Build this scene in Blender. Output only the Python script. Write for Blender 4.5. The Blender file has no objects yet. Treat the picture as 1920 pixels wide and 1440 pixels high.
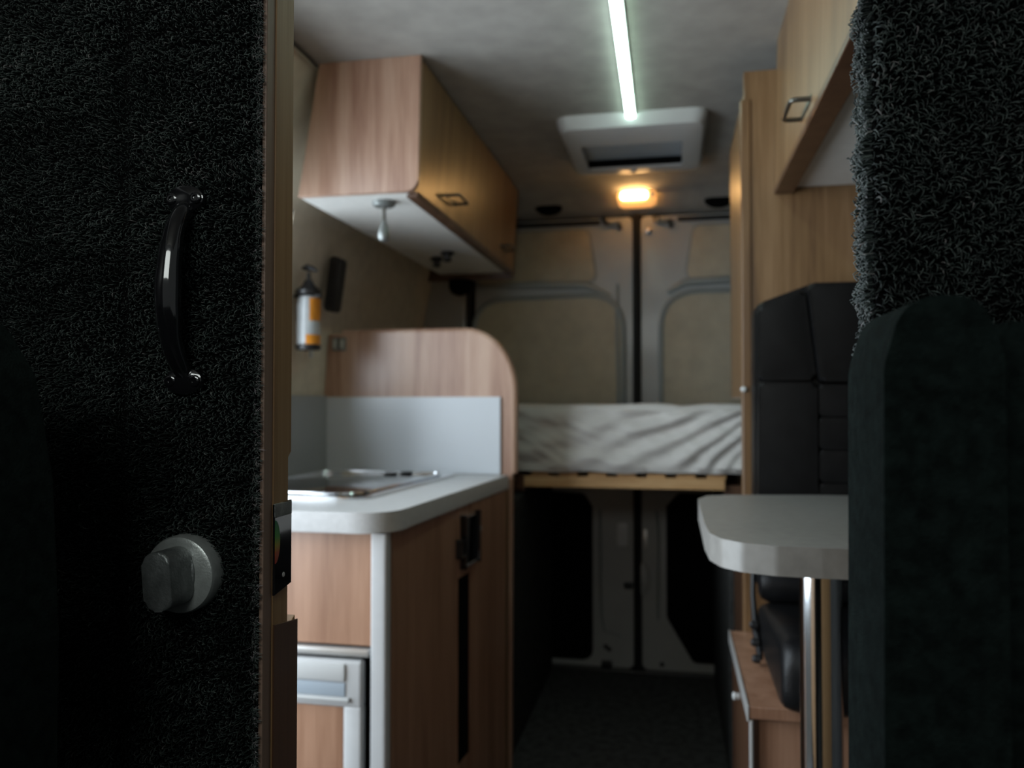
import bpy, bmesh, math, random
import numpy as np
from mathutils import Vector, Matrix, noise
random.seed(7); rng = np.random.default_rng(7)
PI = math.pi
S = bpy.context.scene
COL = S.collection

# ------------------------------------------------------------------ camera, world, lights, exposure
cam = bpy.data.cameras.new('camera'); co = bpy.data.objects.new('camera', cam); COL.objects.link(co)
co.location = (0, 0, 0); co.rotation_euler = (PI/2+math.atan(35/1500), 0, math.atan(302/1500))
cam.sensor_width = 36; cam.lens = 36*1500/1920; cam.clip_start = .01; cam.clip_end = 50
cam.dof.use_dof = True; cam.dof.focus_distance = .672; cam.dof.aperture_fstop = 5.2
S.camera = co

w = bpy.data.worlds.new('world'); S.world = w; w.use_nodes = True
bg = w.node_tree.nodes['Background']; bg.inputs[0].default_value = (.70, .76, .76, 1); bg.inputs[1].default_value = .20

def area(name, loc, target, sx, sy, power, color):
    l = bpy.data.lights.new(name, 'AREA'); l.shape = 'RECTANGLE'; l.size = sx; l.size_y = sy; l.energy = power; l.color = color
    o = bpy.data.objects.new(name, l); COL.objects.link(o); o.location = loc
    o.rotation_euler = (Vector(target)-Vector(loc)).to_track_quat('-Z', 'Y').to_euler()
    return o
# daylight through the open sliding side door (left wall, in front of the kitchen) and through the windscreen behind the camera
area('side_door_daylight', (-1.75, .70, .40), (0, .70, .40), 3.00, 2.20, 175.0, (.80, .91, 1.0))
area('windscreen_daylight', (-.35, -.80, .66), (-.35, .6, .02), .95, .34, 7.0, (.93, 1.0, .97))
LED_E, LAMP_E = 11.0, 45.0

S.view_settings.view_transform = 'Standard'; S.view_settings.look = 'None'
S.view_settings.gamma = 1; S.view_settings.use_curve_mapping = False; S.view_settings.exposure = 0.0

# ------------------------------------------------------------------ materials
def mat(name, col, rough=.5, metal=0, coat=0, spec=.5, bump=0, bscale=300, var=0, vscale=8, sheen=0, emit=None, es=0, trans=0, coatr=.1):
    m = bpy.data.materials.new(name); m.use_nodes = True; nt = m.node_tree; N = nt.nodes; L = nt.links
    b = N['Principled BSDF']
    b.inputs['Base Color'].default_value = (*col, 1); b.inputs['Roughness'].default_value = rough
    b.inputs['Metallic'].default_value = metal; b.inputs['Coat Weight'].default_value = coat
    b.inputs['Coat Roughness'].default_value = coatr
    b.inputs['Specular IOR Level'].default_value = spec; b.inputs['Sheen Weight'].default_value = sheen
    b.inputs['Transmission Weight'].default_value = trans
    if emit: b.inputs['Emission Color'].default_value = (*emit, 1); b.inputs['Emission Strength'].default_value = es
    tc = N.new('ShaderNodeTexCoord')
    if var:
        n = N.new('ShaderNodeTexNoise'); n.inputs['Scale'].default_value = vscale; n.inputs['Detail'].default_value = 6
        L.new(tc.outputs['Object'], n.inputs['Vector'])
        r = N.new('ShaderNodeValToRGB')
        r.color_ramp.elements[0].position = .3; r.color_ramp.elements[1].position = .7
        r.color_ramp.elements[0].color = (*[c*(1-var) for c in col], 1); r.color_ramp.elements[1].color = (*[min(1, c*(1+var)) for c in col], 1)
        L.new(n.outputs['Fac'], r.inputs['Fac']); L.new(r.outputs['Color'], b.inputs['Base Color'])
    if bump:
        n2 = N.new('ShaderNodeTexNoise'); n2.inputs['Scale'].default_value = bscale; n2.inputs['Detail'].default_value = 4
        L.new(tc.outputs['Object'], n2.inputs['Vector'])
        bm_ = N.new('ShaderNodeBump'); bm_.inputs['Strength'].default_value = bump; bm_.inputs['Distance'].default_value = .002
        L.new(n2.outputs['Fac'], bm_.inputs['Height']); L.new(bm_.outputs['Normal'], b.inputs['Normal'])
    return m

def wood(name, dark, mid, light, rough=.38, scale=(22, 22, 1.1), coat=.25, spec=.5, fine=.5, coatr=.25):
    m = bpy.data.materials.new(name); m.use_nodes = True; nt = m.node_tree; N = nt.nodes; L = nt.links
    b = N['Principled BSDF']; b.inputs['Roughness'].default_value = rough; b.inputs['Coat Weight'].default_value = coat
    b.inputs['Coat Roughness'].default_value = coatr; b.inputs['Specular IOR Level'].default_value = spec
    tc = N.new('ShaderNodeTexCoord'); mp = N.new('ShaderNodeMapping'); mp.inputs['Scale'].default_value = scale
    L.new(tc.outputs['Object'], mp.inputs['Vector'])
    n = N.new('ShaderNodeTexNoise'); n.inputs['Scale'].default_value = 1.0; n.inputs['Detail'].default_value = 4; n.inputs['Distortion'].default_value = .6
    L.new(mp.outputs['Vector'], n.inputs['Vector'])
    mp2 = N.new('ShaderNodeMapping'); mp2.inputs['Scale'].default_value = tuple(s*9 for s in scale)
    L.new(tc.outputs['Object'], mp2.inputs['Vector'])
    n2 = N.new('ShaderNodeTexNoise'); n2.inputs['Scale'].default_value = 1.0; n2.inputs['Detail'].default_value = 3
    L.new(mp2.outputs['Vector'], n2.inputs['Vector'])
    mx = N.new('ShaderNodeMix'); mx.data_type = 'FLOAT'; mx.inputs[0].default_value = fine*.6
    L.new(n.outputs['Fac'], mx.inputs[2]); L.new(n2.outputs['Fac'], mx.inputs[3])
    r = N.new('ShaderNodeValToRGB'); e = r.color_ramp.elements
    e[0].position = .36; e[0].color = (*dark, 1); e[1].position = .66; e[1].color = (*light, 1)
    k = e.new(.5); k.color = (*mid, 1)
    L.new(mx.outputs[0], r.inputs['Fac']); L.new(r.outputs['Color'], b.inputs['Base Color'])
    return m

M = {}
M['wood'] = wood('wood_laminate', (.22, .108, .062), (.30, .160, .098), (.38, .215, .138))
M['wood_end'] = wood('wood_laminate_satin', (.30, .155, .105), (.42, .25, .175), (.52, .34, .25), rough=.40, coat=.6, coatr=.28)
M['wood_gold'] = wood('wood_laminate_golden', (.130, .068, .030), (.195, .108, .048), (.255, .150, .075), rough=.36, coatr=.25)
M['wood_edge'] = wood('wood_edge_strip', (.24, .13, .055), (.31, .18, .08), (.36, .225, .11), scale=(30, 30, .8), rough=.5, coat=0)
M['wood_edge2'] = wood('wood_edge_strip_red', (.17, .105, .075), (.22, .14, .10), (.27, .175, .13), scale=(60, 60, .8), rough=.5, coat=0)
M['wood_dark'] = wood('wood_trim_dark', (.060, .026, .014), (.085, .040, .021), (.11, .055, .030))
M['pine'] = wood('pine_slat', (.45, .25, .10), (.55, .33, .15), (.62, .40, .20), scale=(2, 30, 30), rough=.5)
M['felt'] = mat('cream_felt', (.60, .53, .42), .95, bump=.4, bscale=260, var=.08, vscale=25, spec=.1)
M['ceiling'] = mat('ceiling_felt', (.36, .345, .32), .95, bump=.6, bscale=180, var=.10, vscale=14, spec=.1)
M['counter'] = mat('grey_laminate', (.50, .50, .50), .38, var=.06, vscale=90, spec=.5)
M['splash'] = mat('pale_splashback', (.60, .64, .69), .30, spec=.6, coat=.6, coatr=.28, var=.03, vscale=3)
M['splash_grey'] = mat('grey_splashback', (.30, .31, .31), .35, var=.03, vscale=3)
M['table'] = mat('table_laminate', (.235, .225, .21), .42, var=.10, vscale=50)
M['white'] = mat('white_laminate', (.68, .67, .64), .45, var=.04, vscale=40)
M['plastic'] = mat('grey_plastic', (.48, .485, .49), .35, var=.03, vscale=30)
M['plastic_w'] = mat('white_plastic', (.55, .56, .56), .35, var=.02, vscale=20)
M['plastic_rec'] = mat('recess_plastic', (.36, .42, .48), .3, var=.02, vscale=20)
M['alu'] = mat('satin_aluminium', (.62, .62, .61), .35, metal=.6, var=.03, vscale=60)
M['chrome'] = mat('chrome', (.75, .76, .78), .12, metal=1, var=.02, vscale=60)
M['darkchrome'] = mat('dark_nickel', (.14, .135, .12), .3, metal=.9, var=.1, vscale=60)
M['satin'] = mat('satin_steel', (.50, .53, .51), .34, metal=.55, bump=.15, bscale=500, var=.12, vscale=120)
M['satin_d'] = mat('worn_steel', (.22, .235, .23), .38, metal=.6, bump=.3, bscale=400, var=.25, vscale=90)
M['gloss'] = mat('gloss_black', (.006, .006, .007), .10, coat=1, coatr=.03, var=.05, vscale=60)
M['glass'] = mat('black_glass', (.012, .013, .015), .04, coat=1, coatr=.02, spec=.7, var=.05, vscale=5)
M['black'] = mat('black_plastic', (.012, .012, .013), .4, var=.15, vscale=60)
M['rubber'] = mat('black_rubber', (.006, .006, .006), .7, var=.15, vscale=60)
M['leather'] = mat('black_leather', (.006, .006, .0065), .35, bump=.4, bscale=320, spec=.22, var=.2, vscale=30)
M['fabric'] = mat('dark_fabric', (.007, .011, .010), .95, bump=.8, bscale=700, spec=.05, sheen=0, var=.45, vscale=130)
M['sheet'] = mat('white_cotton', (.60, .58, .56), .85, bump=.15, bscale=500, var=.04, vscale=12, spec=.2)
M['paint'] = mat('grey_body_paint', (.34, .345, .34), .42, var=.05, vscale=9, coat=.15)
M['paint2'] = mat('grey_body_paint_ridge', (.24, .26, .255), .38, var=.05, vscale=9, coat=.15)
M['beige'] = mat('beige_door_lining', (.42, .37, .285), .95, bump=.5, bscale=220, var=.08, vscale=16, spec=.1)
M['carpet'] = mat('floor_carpet', (.065, .065, .066), .98, bump=1.0, bscale=260, var=.35, vscale=35, spec=.05)
M['carpet_d'] = mat('lining_carpet', (.038, .039, .038), .98, bump=1.0, bscale=260, var=.3, vscale=40, spec=.05)
M['void'] = mat('black_lining', (.004, .004, .004), .95, var=.2, vscale=40, spec=.05)
M['orange'] = mat('orange_label', (.60, .22, .02), .4, var=.25, vscale=40)
M['clear'] = mat('clear_silver_plastic', (.55, .58, .60), .15, var=.1, vscale=30, trans=.3)
M['led'] = mat('led_diffuser', (.8, .8, .8), .5, emit=(.70, 1.0, .85), es=LED_E)
M['lampglow'] = mat('lit_lamp_lens', (.9, .8, .6), .4, emit=(1.0, .56, .20), es=LAMP_E)
M['amber'] = mat('lamp_housing', (.80, .60, .35), .3, trans=.5, emit=(1.0, .50, .18), es=.35)
M['backing'] = mat('pile_backing', (.003, .003, .003), .95, bump=.5, bscale=900, var=.2, vscale=90, spec=.05)
M['earth'] = M['carpet_d']

def pile_mat():
    m = bpy.data.materials.new('shag_pile'); m.use_nodes = True; nt = m.node_tree; N = nt.nodes; L = nt.links
    b = N['Principled BSDF']; b.inputs['Roughness'].default_value = .5; b.inputs['Specular IOR Level'].default_value = .35
    a = N.new('ShaderNodeAttribute'); a.attribute_name = 'tone'
    r = N.new('ShaderNodeValToRGB'); e = r.color_ramp.elements; r.color_ramp.interpolation = 'LINEAR'
    e[0].position = 0; e[0].color = (.008, .011, .010, 1); e[1].position = 1; e[1].color = (.30, .265, .285, 1)
    for p_, c_ in ((.35, (.030, .042, .038, 1)), (.62, (.085, .105, .095, 1)), (.82, (.16, .15, .145, 1))):
        k = e.new(p_); k.color = c_
    L.new(a.outputs['Fac'], r.inputs['Fac']); L.new(r.outputs['Color'], b.inputs['Base Color'])
    return m
M['pile'] = pile_mat()

def pane_mat():
    m = bpy.data.materials.new('window_pane'); m.use_nodes = True; nt = m.node_tree; N = nt.nodes; L = nt.links
    out = N['Material Output']; N.remove(N['Principled BSDF'])
    t = N.new('ShaderNodeBsdfTransparent'); g = N.new('ShaderNodeBsdfGlossy'); g.inputs['Roughness'].default_value = .02
    f = N.new('ShaderNodeFresnel'); mx = N.new('ShaderNodeMixShader')
    L.new(f.outputs[0], mx.inputs[0]); L.new(t.outputs[0], mx.inputs[1]); L.new(g.outputs[0], mx.inputs[2]); L.new(mx.outputs[0], out.inputs[0])
    return m
M['pane'] = pane_mat()

def sticker_mat():
    m = bpy.data.materials.new('rainbow_sticker'); m.use_nodes = True; nt = m.node_tree; N = nt.nodes; L = nt.links
    b = N['Principled BSDF']; b.inputs['Roughness'].default_value = .35
    tc = N.new('ShaderNodeTexCoord'); sp = N.new('ShaderNodeSeparateXYZ'); r = N.new('ShaderNodeValToRGB')
    L.new(tc.outputs['Generated'], sp.inputs[0]); L.new(sp.outputs['Z'], r.inputs['Fac']); L.new(r.outputs['Color'], b.inputs['Base Color'])
    e = r.color_ramp.elements; e[0].position = 0; e[0].color = (.30, .02, .01, 1); e[1].position = 1; e[1].color = (.01, .12, .06, 1)
    for p_, c_ in ((.25, (.35, .06, .01, 1)), (.42, (.30, .25, .02, 1)), (.62, (.05, .25, .03, 1))):
        k = e.new(p_); k.color = c_
    return m
M['sticker'] = sticker_mat()

# ------------------------------------------------------------------ object helpers (all meshes are written in van coordinates, metres)
def wloc(o):
    v = Vector((0, 0, 0))
    while o is not None: v += Vector(o.location); o = o.parent
    return v
def tag(o, label=None, cat=None, group=None, kind=None):
    if label: o['label'] = label
    if cat: o['category'] = cat
    if group: o['group'] = group
    if kind: o['kind'] = kind
    return o
def thing(name, loc, label=None, cat=None, group=None, kind=None):
    o = bpy.data.objects.new(name, None); COL.objects.link(o); o.location = loc; o.empty_display_size = .05
    return tag(o, label, cat, group, kind)
def obj(name, bm, m, parent=None, smooth=False, loc=None):
    me = bpy.data.meshes.new(name)
    if isinstance(bm, bpy.types.Mesh): me = bm
    else:
        bmesh.ops.recalc_face_normals(bm, faces=bm.faces[:])
        bm.to_mesh(me); bm.free()
    o = bpy.data.objects.new(name, me); COL.objects.link(o)
    if parent is not None: off = wloc(parent); o.parent = parent
    else:
        vs = [v.co for v in me.vertices]
        if loc is None:
            lo = [min(v[i] for v in vs) for i in range(3)]; hi = [max(v[i] for v in vs) for i in range(3)]
            loc = ((lo[0]+hi[0])/2, (lo[1]+hi[1])/2, lo[2])
        off = Vector(loc); o.location = off
    me.transform(Matrix.Translation(-off))
    me.materials.clear(); me.materials.append(m)
    if smooth:
        me.polygons.foreach_set('use_smooth', [True]*len(me.polygons))
        try: me.set_sharp_from_angle(angle=math.radians(38))
        except Exception: pass
    return o
def new(): return bmesh.new()
def bev(bm, edges, r, seg):
    if r > 0: bmesh.ops.bevel(bm, geom=edges, offset=r, segments=seg, affect='EDGES', profile=.5, clamp_overlap=True)
def box(x0, x1, y0, y1, z0, z1, r=.002, seg=2, bm=None):
    b = new(); c = bmesh.ops.create_cube(b, size=1)
    for v in b.verts: v.co = Vector((x0+(v.co.x+.5)*(x1-x0), y0+(v.co.y+.5)*(y1-y0), z0+(v.co.z+.5)*(z1-z0)))
    bev(b, b.edges[:], r, seg)
    return join(bm, b)
def join(bm, b):
    if bm is None: return b
    me = bpy.data.meshes.new('tmp'); b.to_mesh(me); bm.from_mesh(me); bpy.data.meshes.remove(me); b.free()
    return bm
def prism(pts, axis, a0, a1, r=0, seg=2, bm=None):
    """pts: outline of the two other axes in order; extruded along axis from a0 to a1"""
    def P(p, a):
        return {'x': (a, p[0], p[1]), 'y': (p[0], a, p[1]), 'z': (p[0], p[1], a)}[axis]
    b = new(); A = [b.verts.new(P(p, a0)) for p in pts]; B = [b.verts.new(P(p, a1)) for p in pts]
    b.faces.new(A); b.faces.new(B[::-1]); n = len(pts)
    for i in range(n): b.faces.new((A[i], B[i], B[(i+1) % n], A[(i+1) % n]))
    if r:
        ed = [e for e in b.edges if (e.verts[0] in A) == (e.verts[1] in A)]
        bev(b, ed, r, seg)
    return join(bm, b)
def rounded(pts, rs, n=8):
    """polygon with rounded corners"""
    out = []; k = len(pts)
    if not isinstance(rs, (list, tuple)): rs = [rs]*k
    for i in range(k):
        p = Vector(pts[i]); a = Vector(pts[i-1])-p; c = Vector(pts[(i+1) % k])-p; r = rs[i]
        if r <= 0: out.append(tuple(p)); continue
        la, lc = a.length, c.length; a.normalize(); c.normalize()
        half = a.angle(c)/2; d = min(r/math.tan(half), la*.49, lc*.49)
        p0 = p+a*d; p1 = p+c*d
        for j in range(n+1):
            t = j/n; q = p0*(1-t)**2+p*2*t*(1-t)+p1*t*t
            # pull the quadratic towards a circle
            out.append((q.x, q.y))
    return out
def tube(path, r, n=12, bm=None, closed=False, caps=True, flat=None):
    b = new(); pts = [Vector(p) for p in path]; k = len(pts); rings = []
    rs = r if isinstance(r, (list, tuple)) else [r]*k
    ref = Vector((0, 0, 1)); prev = None
    for i, p in enumerate(pts):
        if closed: t = pts[(i+1) % k]-pts[i-1]
        else: t = pts[min(i+1, k-1)]-pts[max(i-1, 0)]
        t.normalize()
        if prev is None:
            u = t.cross(ref)
            if u.length < .1: u = t.cross(Vector((1, 0, 0)))
        else: u = prev-t*prev.dot(t)
        u.normalize(); prev = u; v = t.cross(u)
        fr = flat or 1
        rings.append([b.verts.new(p+(u*math.cos(2*PI*j/n)+v*math.sin(2*PI*j/n)*fr)*rs[i]) for j in range(n)])
    m = k if closed else k-1
    for i in range(m):
        A, B = rings[i], rings[(i+1) % k]
        for j in range(n): b.faces.new((A[j], A[(j+1) % n], B[(j+1) % n], B[j]))
    if caps and not closed: b.faces.new(rings[0][::-1]); b.faces.new(rings[-1])
    return join(bm, b)
def lathe(c, axis, prof, n=32, bm=None, sx=1, sy=1):
    """prof: (radius, distance along axis)"""
    ax = {'x': (Vector((0, 1, 0)), Vector((0, 0, 1)), Vector((1, 0, 0))), 'y': (Vector((1, 0, 0)), Vector((0, 0, 1)), Vector((0, 1, 0))), 'z': (Vector((1, 0, 0)), Vector((0, 1, 0)), Vector((0, 0, 1)))}[axis]
    b = new(); c = Vector(c); R = []
    for rr, d in prof:
        rr = max(rr, 1e-5)
        R.append([b.verts.new(c+ax[0]*math.cos(2*PI*j/n)*rr*sx+ax[1]*math.sin(2*PI*j/n)*rr*sy+ax[2]*d) for j in range(n)])
    for A, B in zip(R, R[1:]):
        for j in range(n): b.faces.new((A[j], A[(j+1) % n], B[(j+1) % n], B[j]))
    b.faces.new(R[0][::-1]); b.faces.new(R[-1])
    return join(bm, b)
def dup(root, delta):
    r = root.copy(); COL.objects.link(r); r.location = Vector(root.location)+Vector(delta)
    for ch in root.children:
        c = ch.copy(); COL.objects.link(c); c.parent = r
        for g in ch.children:
            d = g.copy(); COL.objects.link(d); d.parent = c
    return r

FLOOR, CEIL = -1.12, .872
# ------------------------------------------------------------------ setting: the van shell
tag(obj('floor', box(-1.15, .83, -1.3, 3.42, FLOOR-.03, FLOOR, 0), M['carpet']), 'dark grey carpeted van floor', 'floor', kind='structure')
tag(obj('ceiling', box(-1.02, .70, -.55, 3.17, CEIL, CEIL+.03, 0), M['ceiling']), 'pale grey felt lined van ceiling', 'ceiling', kind='structure')

PROF = [(-1.12, FLOOR), (-1.10, .03), (-1.088, .22), (-1.075, .35), (-1.035, .54), (-.905, CEIL)]
def wall_mesh(side, holes, y0, y1):
    b = new(); t = .03
    f = (lambda x: x) if side < 0 else (lambda x: -.32-x)
    for (xa, za), (xb, zb) in zip(PROF, PROF[1:]):
        for (ya, yb) in zip(holes['y'], holes['y'][1:]):
            if (ya, yb) == holes['cut'] and za >= holes['z'][0]-1e-6 and zb <= holes['z'][1]+1e-6: continue
            o_ = -t
            q = [(f(xa), ya, za), (f(xa), yb, za), (f(xb), yb, zb), (f(xb), ya, zb), (f(xa+o_), ya, za), (f(xa+o_), yb, za), (f(xb+o_), yb, zb), (f(xb+o_), ya, zb)]
            v = [b.verts.new(p) for p in q]
            for fc in ((0, 1, 2, 3), (7, 6, 5, 4), (0, 4, 5, 1), (3, 2, 6, 7), (0, 3, 7, 4), (1, 5, 6, 2)): b.faces.new([v[i] for i in fc])
    return b
tag(obj('wall_left', join(prism([(-.985, .74), (-.95, .79), (-.905, CEIL), (-.935, CEIL), (-.985, .80), (-1.02, .74)], 'y', .62, 1.5205), wall_mesh(-1, {'y': [1.52, 1.58, 2.06, 3.42], 'cut': (1.58, 2.06), 'z': (.03, .54)}, 0, 0)), M['felt']), 'cream felt lined side wall behind kitchen worktop', 'wall', kind='structure')
tag(obj('wall_right', wall_mesh(1, {'y': [.62, 3.42], 'cut': None, 'z': (9, 9)}, 0, 0), M['carpet_d']), 'side wall behind table and wardrobe, lining darkened to cut bounced light', 'wall', kind='structure')  # unseen lining made dark to cut bounce onto the kitchen side
win = obj('window_1', tube([(-1.112, 1.58, .03), (-1.112, 2.06, .03), (-1.088, 2.06, .35), (-1.048, 2.06, .54), (-1.048, 1.58, .54), (-1.088, 1.58, .35)], .010, 8, closed=True), M['black'])
tag(win, 'black framed kitchen window in left wall above the worktop', 'window', kind='structure')
b = new()
pr = [(-1.10, .03), (-1.088, .22), (-1.075, .35), (-1.035, .54)]
for (xa, za), (xb, zb) in zip(pr, pr[1:]):
    b.faces.new([b.verts.new(p) for p in ((xa-.016, 1.58, za), (xa-.016, 2.06, za), (xb-.016, 2.06, zb), (xb-.016, 1.58, zb))])
obj('pane', b, M['pane'], win)
# frame of the open side doorway and the ground outside it
tag(obj('trim_9', tube([(-1.125, 1.512, FLOOR), (-1.105, 1.512, .03), (-1.08, 1.512, .35), (-1.01, 1.50, .69), (-1.00, 1.45, .745), (-1.00, .74, .745), (-1.01, .685, .69), (-1.08, .68, .35), (-1.105, .68, .03), (-1.125, .68, FLOOR)], .016, 8), M['rubber']), 'black rubber seal around the open sliding side doorway', 'seal', kind='structure')
tag(obj('ground', box(-9, -1.6, -6, 8, -1.75, -1.70, 0), M['paint']), 'grey paved ground outside the open side doorway', 'ground', kind='structure')
# cab bodywork behind the camera, low enough to leave the front and right windows open
tag(obj('wall_front', prism([(-1.30, FLOOR), (-1.30, -.10), (-1.22, -.02), (-1.22, FLOOR)], 'x', -1.12, .80), M['black']), 'dark cab dashboard bulkhead behind the viewpoint', 'wall', kind='structure')
tag(obj('trim_1', box(-1.15, -1.11, -1.22, .62, FLOOR, -.02, .004), M['black']), 'dark lower cab door lining at left', 'trim', kind='structure')
tag(obj('cab_light_block', box(-1.15, -1.10, -1.22, .62, -.02, CEIL, .01), M['black']), 'added dark panel at left keeping side daylight out of the cab', 'trim', kind='structure')  # added panel, keeps the outside daylight from leaking into the cab
tag(obj('trim_2', box(.79, .83, -1.22, .62, FLOOR, -.02, .004), M['black']), 'dark lower cab door lining at right', 'trim', kind='structure')

# rear header above the doors
hd = prism([(3.10, CEIL), (3.20, .862), (3.27, .842), (3.33, .815), (3.385, .797), (3.42, .795), (3.42, CEIL+.03), (3.10, CEIL+.03)], 'x', -1.0, .68)
hd = tag(obj('trim_3', hd, M['ceiling'], smooth=True), 'grey curved header above the rear doors', 'trim', kind='structure')
for xc in (-.51, .185):
    v = lathe((xc, 3.322, .828), 'y', [(.058, .02), (.060, -.004), (.052, -.016), (.03, -.020)], 28, sy=.62)
    t = tag(obj('air_vent', v, M['void'], smooth=True), 'black oval vent in rear header, ' + ('beside the left overhead cupboard' if xc < 0 else 'beside the tall wardrobe'), 'vent', group='oval vents in the rear header')
# rear frame either side
tag(obj('trim_4', box(-1.12, -.885, 3.37, 3.43, FLOOR, .80, .012, 3), M['paint']), 'grey metal rear pillar at left of the back doors', 'trim', kind='structure')
tag(obj('trim_5', box(.575, .80, 3.37, 3.43, FLOOR, .80, .012, 3), M['paint']), 'grey metal rear pillar at right of the back doors', 'trim', kind='structure')
tag(obj('trim_6', tube([(-.875, 3.385, -1.1), (-.877, 3.385, .2), (-.872, 3.385, .45), (-.862, 3.385, .60), (-.845, 3.385, .74)], .011, 10), M['rubber'], smooth=True), 'black rubber seal along left rear door edge', 'seal', kind='structure')
tag(obj('trim_7', box(-.90, .60, 3.36, 3.42, FLOOR, FLOOR+.012, .004), M['black']), 'dark sill under the rear doors', 'trim', kind='structure')

YD = 3.40
tag(obj('back_light_block', box(-1.15, .83, 3.46, 3.49, FLOOR-.03, CEIL+.03, 0), M['void']), 'added black plate blocking light leaks behind the rear doors', 'wall', kind='structure')  # added plate, stops the sky showing through the door gaps
def slab(pts, y_front, th, m, name, parent, r=.004, smooth=True):
    return obj(name, prism(pts, 'y', y_front, y_front+th, r, 2), m, parent, smooth)
def ridge(pts, r, m, name, parent, closed=True, y=YD, flat=1):
    return obj(name, tube([(p[0], y, p[1]) for p in pts], r, 8, closed=closed, flat=flat), m, parent, True)
# left rear door
d1 = tag(obj('door_1', prism(rounded([(-.865, FLOOR+.012), (-.166, FLOOR+.012), (-.166, .785), (-.845, .785)], .02, 4), 'y', YD, YD+.05, .006), M['paint']), 'left grey metal rear door with beige felt panels', 'door', kind='structure')
up = rounded([(-.85, .515), (-.318, .515), (-.350, .738), (-.84, .738)], .035)
slab(up, YD-.006, .012, M['beige'], 'upper_panel', d1)
ridge(up, .007, M['paint2'], 'upper_panel_rim', d1)
lg = rounded([(-.86, -.34), (-.205, -.34), (-.205, .462), (-.85, .445)], [.04, .04, .16, .14], 14)
slab(lg, YD-.006, .012, M['beige'], 'main_panel', d1)
ridge(lg, .013, M['paint2'], 'main_panel_rim', d1)
obj('pressed_rib', tube([(-.83, YD-.002, .505), (-.60, YD-.004, .508), (-.36, YD-.004, .500), (-.26, YD-.002, .45)], [.012, .018, .018, .010], 10), M['paint2'], d1, True)
obj('pressed_rib', tube([(-.228, YD+.004, .50), (-.232, YD-.001, .36), (-.226, YD-.003, .10), (-.226, YD-.002, -.2)], .009, 8), M['paint2'], d1, True)
slab(rounded([(-.80, -1.085), (-.336, -1.085), (-.336, -.44), (-.372, -.385), (-.80, -.365)], [.02, .05, .02, .03, .02]), YD-.004, .008, M['void'], 'lower_dark_cutout', d1)  # flush black slab gives the recessed cutout its darkness by colour
ridge([(-.305, -.45), (-.303, -.75), (-.30, -.90), (-.285, -.96), (-.22, -.975)], .006, M['paint2'], 'pressed_rib', d1, closed=False)
slab(rounded([(-.232, -.60), (-.190, -.60), (-.190, -.505), (-.232, -.505)], .008), YD-.012, .012, M['plastic_w'], 'latch_cover', d1)
obj('latch_lever', box(-.205, -.168, YD-.02, YD, -.775, -.75, .004), M['black'], d1)
obj('top_rail', box(-.84, -.30, YD-.014, YD, .756, .776, .006), M['rubber'], d1, True)
obj('top_catch', tube([(-.285, YD-.012, .785), (-.28, YD-.02, .76), (-.25, YD-.022, .752), (-.222, YD-.02, .76), (-.215, YD-.012, .73)], .009, 8), M['darkchrome'], d1, True)
for q in ((-.282, -1.025), (-.268, -1.035)):
    obj('door_plug', lathe((q[0], YD, q[1]), 'y', [(.010, .002), (.010, -.003), (.006, -.006)], 14), M['black'], d1, True)
obj('striker', box(-.30, -.255, YD-.02, YD, FLOOR+.012, FLOOR+.04, .004), M['black'], d1)
# right rear door
d2 = tag(obj('door_2', prism(rounded([(-.130, FLOOR+.012), (.565, FLOOR+.012), (.545, .785), (-.130, .785)], .02, 4), 'y', YD, YD+.05, .006), M['paint']), 'right grey metal rear door with beige felt panels', 'door', kind='structure')
up = rounded([(.052, .515), (.55, .515), (.54, .738), (.088, .738)], .035)
slab(up, YD-.006, .012, M['beige'], 'upper_panel', d2); ridge(up, .007, M['paint2'], 'upper_panel_rim', d2)
lg = rounded([(-.048, -.34), (.55, -.34), (.54, .462), (-.048, .462)], [.04, .04, .14, .16], 14)
slab(lg, YD-.006, .012, M['beige'], 'main_panel', d2); ridge(lg, .013, M['paint2'], 'main_panel_rim', d2)
obj('pressed_rib', tube([(-.02, YD-.002, .46), (.05, YD-.004, .502), (.24, YD-.004, .508), (.50, YD-.002, .505)], [.010, .018, .018, .012], 10), M['paint2'], d2, True)
slab(rounded([(.077, -1.07), (.50, -1.07), (.50, -.365), (.02, -.375), (-.03, -.43), (-.03, -.89)], [.03, .02, .02, .03, .02, .05]), YD-.004, .008, M['void'], 'lower_dark_cutout', d2)  # black slab again, the recess darkness is in its colour
ridge([(-.07, -.45), (-.062, -.55), (-.064, -.75), (-.066, -.90)], .006, M['paint2'], 'pressed_rib', d2, closed=False)
obj('lock_bulge', lathe((-.128, YD-.006, -.735), 'y', [(.052, .008), (.050, -.004), (.040, -.010)], 24, sx=.6, sy=1.3), M['paint'], d2, True)
slab(rounded([(-.125, -.61), (-.108, -.61), (-.108, -.53), (-.125, -.53)], .003), YD-.010, .010, M['alu'], 'latch_plate', d2)
obj('top_rail', box(.02, .54, YD-.014, YD, .756, .776, .006), M['rubber'], d2, True)
obj('top_catch', tube([(-.075, YD-.012, .785), (-.07, YD-.02, .762), (-.04, YD-.022, .755), (-.01, YD-.02, .76), (-.005, YD-.012, .73)], .009, 8), M['darkchrome'], d2, True)
obj('catch_pin', lathe((-.062, YD-.02, .765), 'y', [(.013, .02), (.013, -.004), (.006, -.01)], 16), M['chrome'], d2, True)
obj('catch_pin', lathe((-.098, YD-.01, .722), 'y', [(.013, .01), (.012, -.008), (.006, -.012)], 16), M['chrome'], d2, True)
obj('door_plug', lathe((-.050, YD, -1.085), 'y', [(.010, .002), (.010, -.003), (.006, -.006)], 14), M['black'], d2, True)
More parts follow.
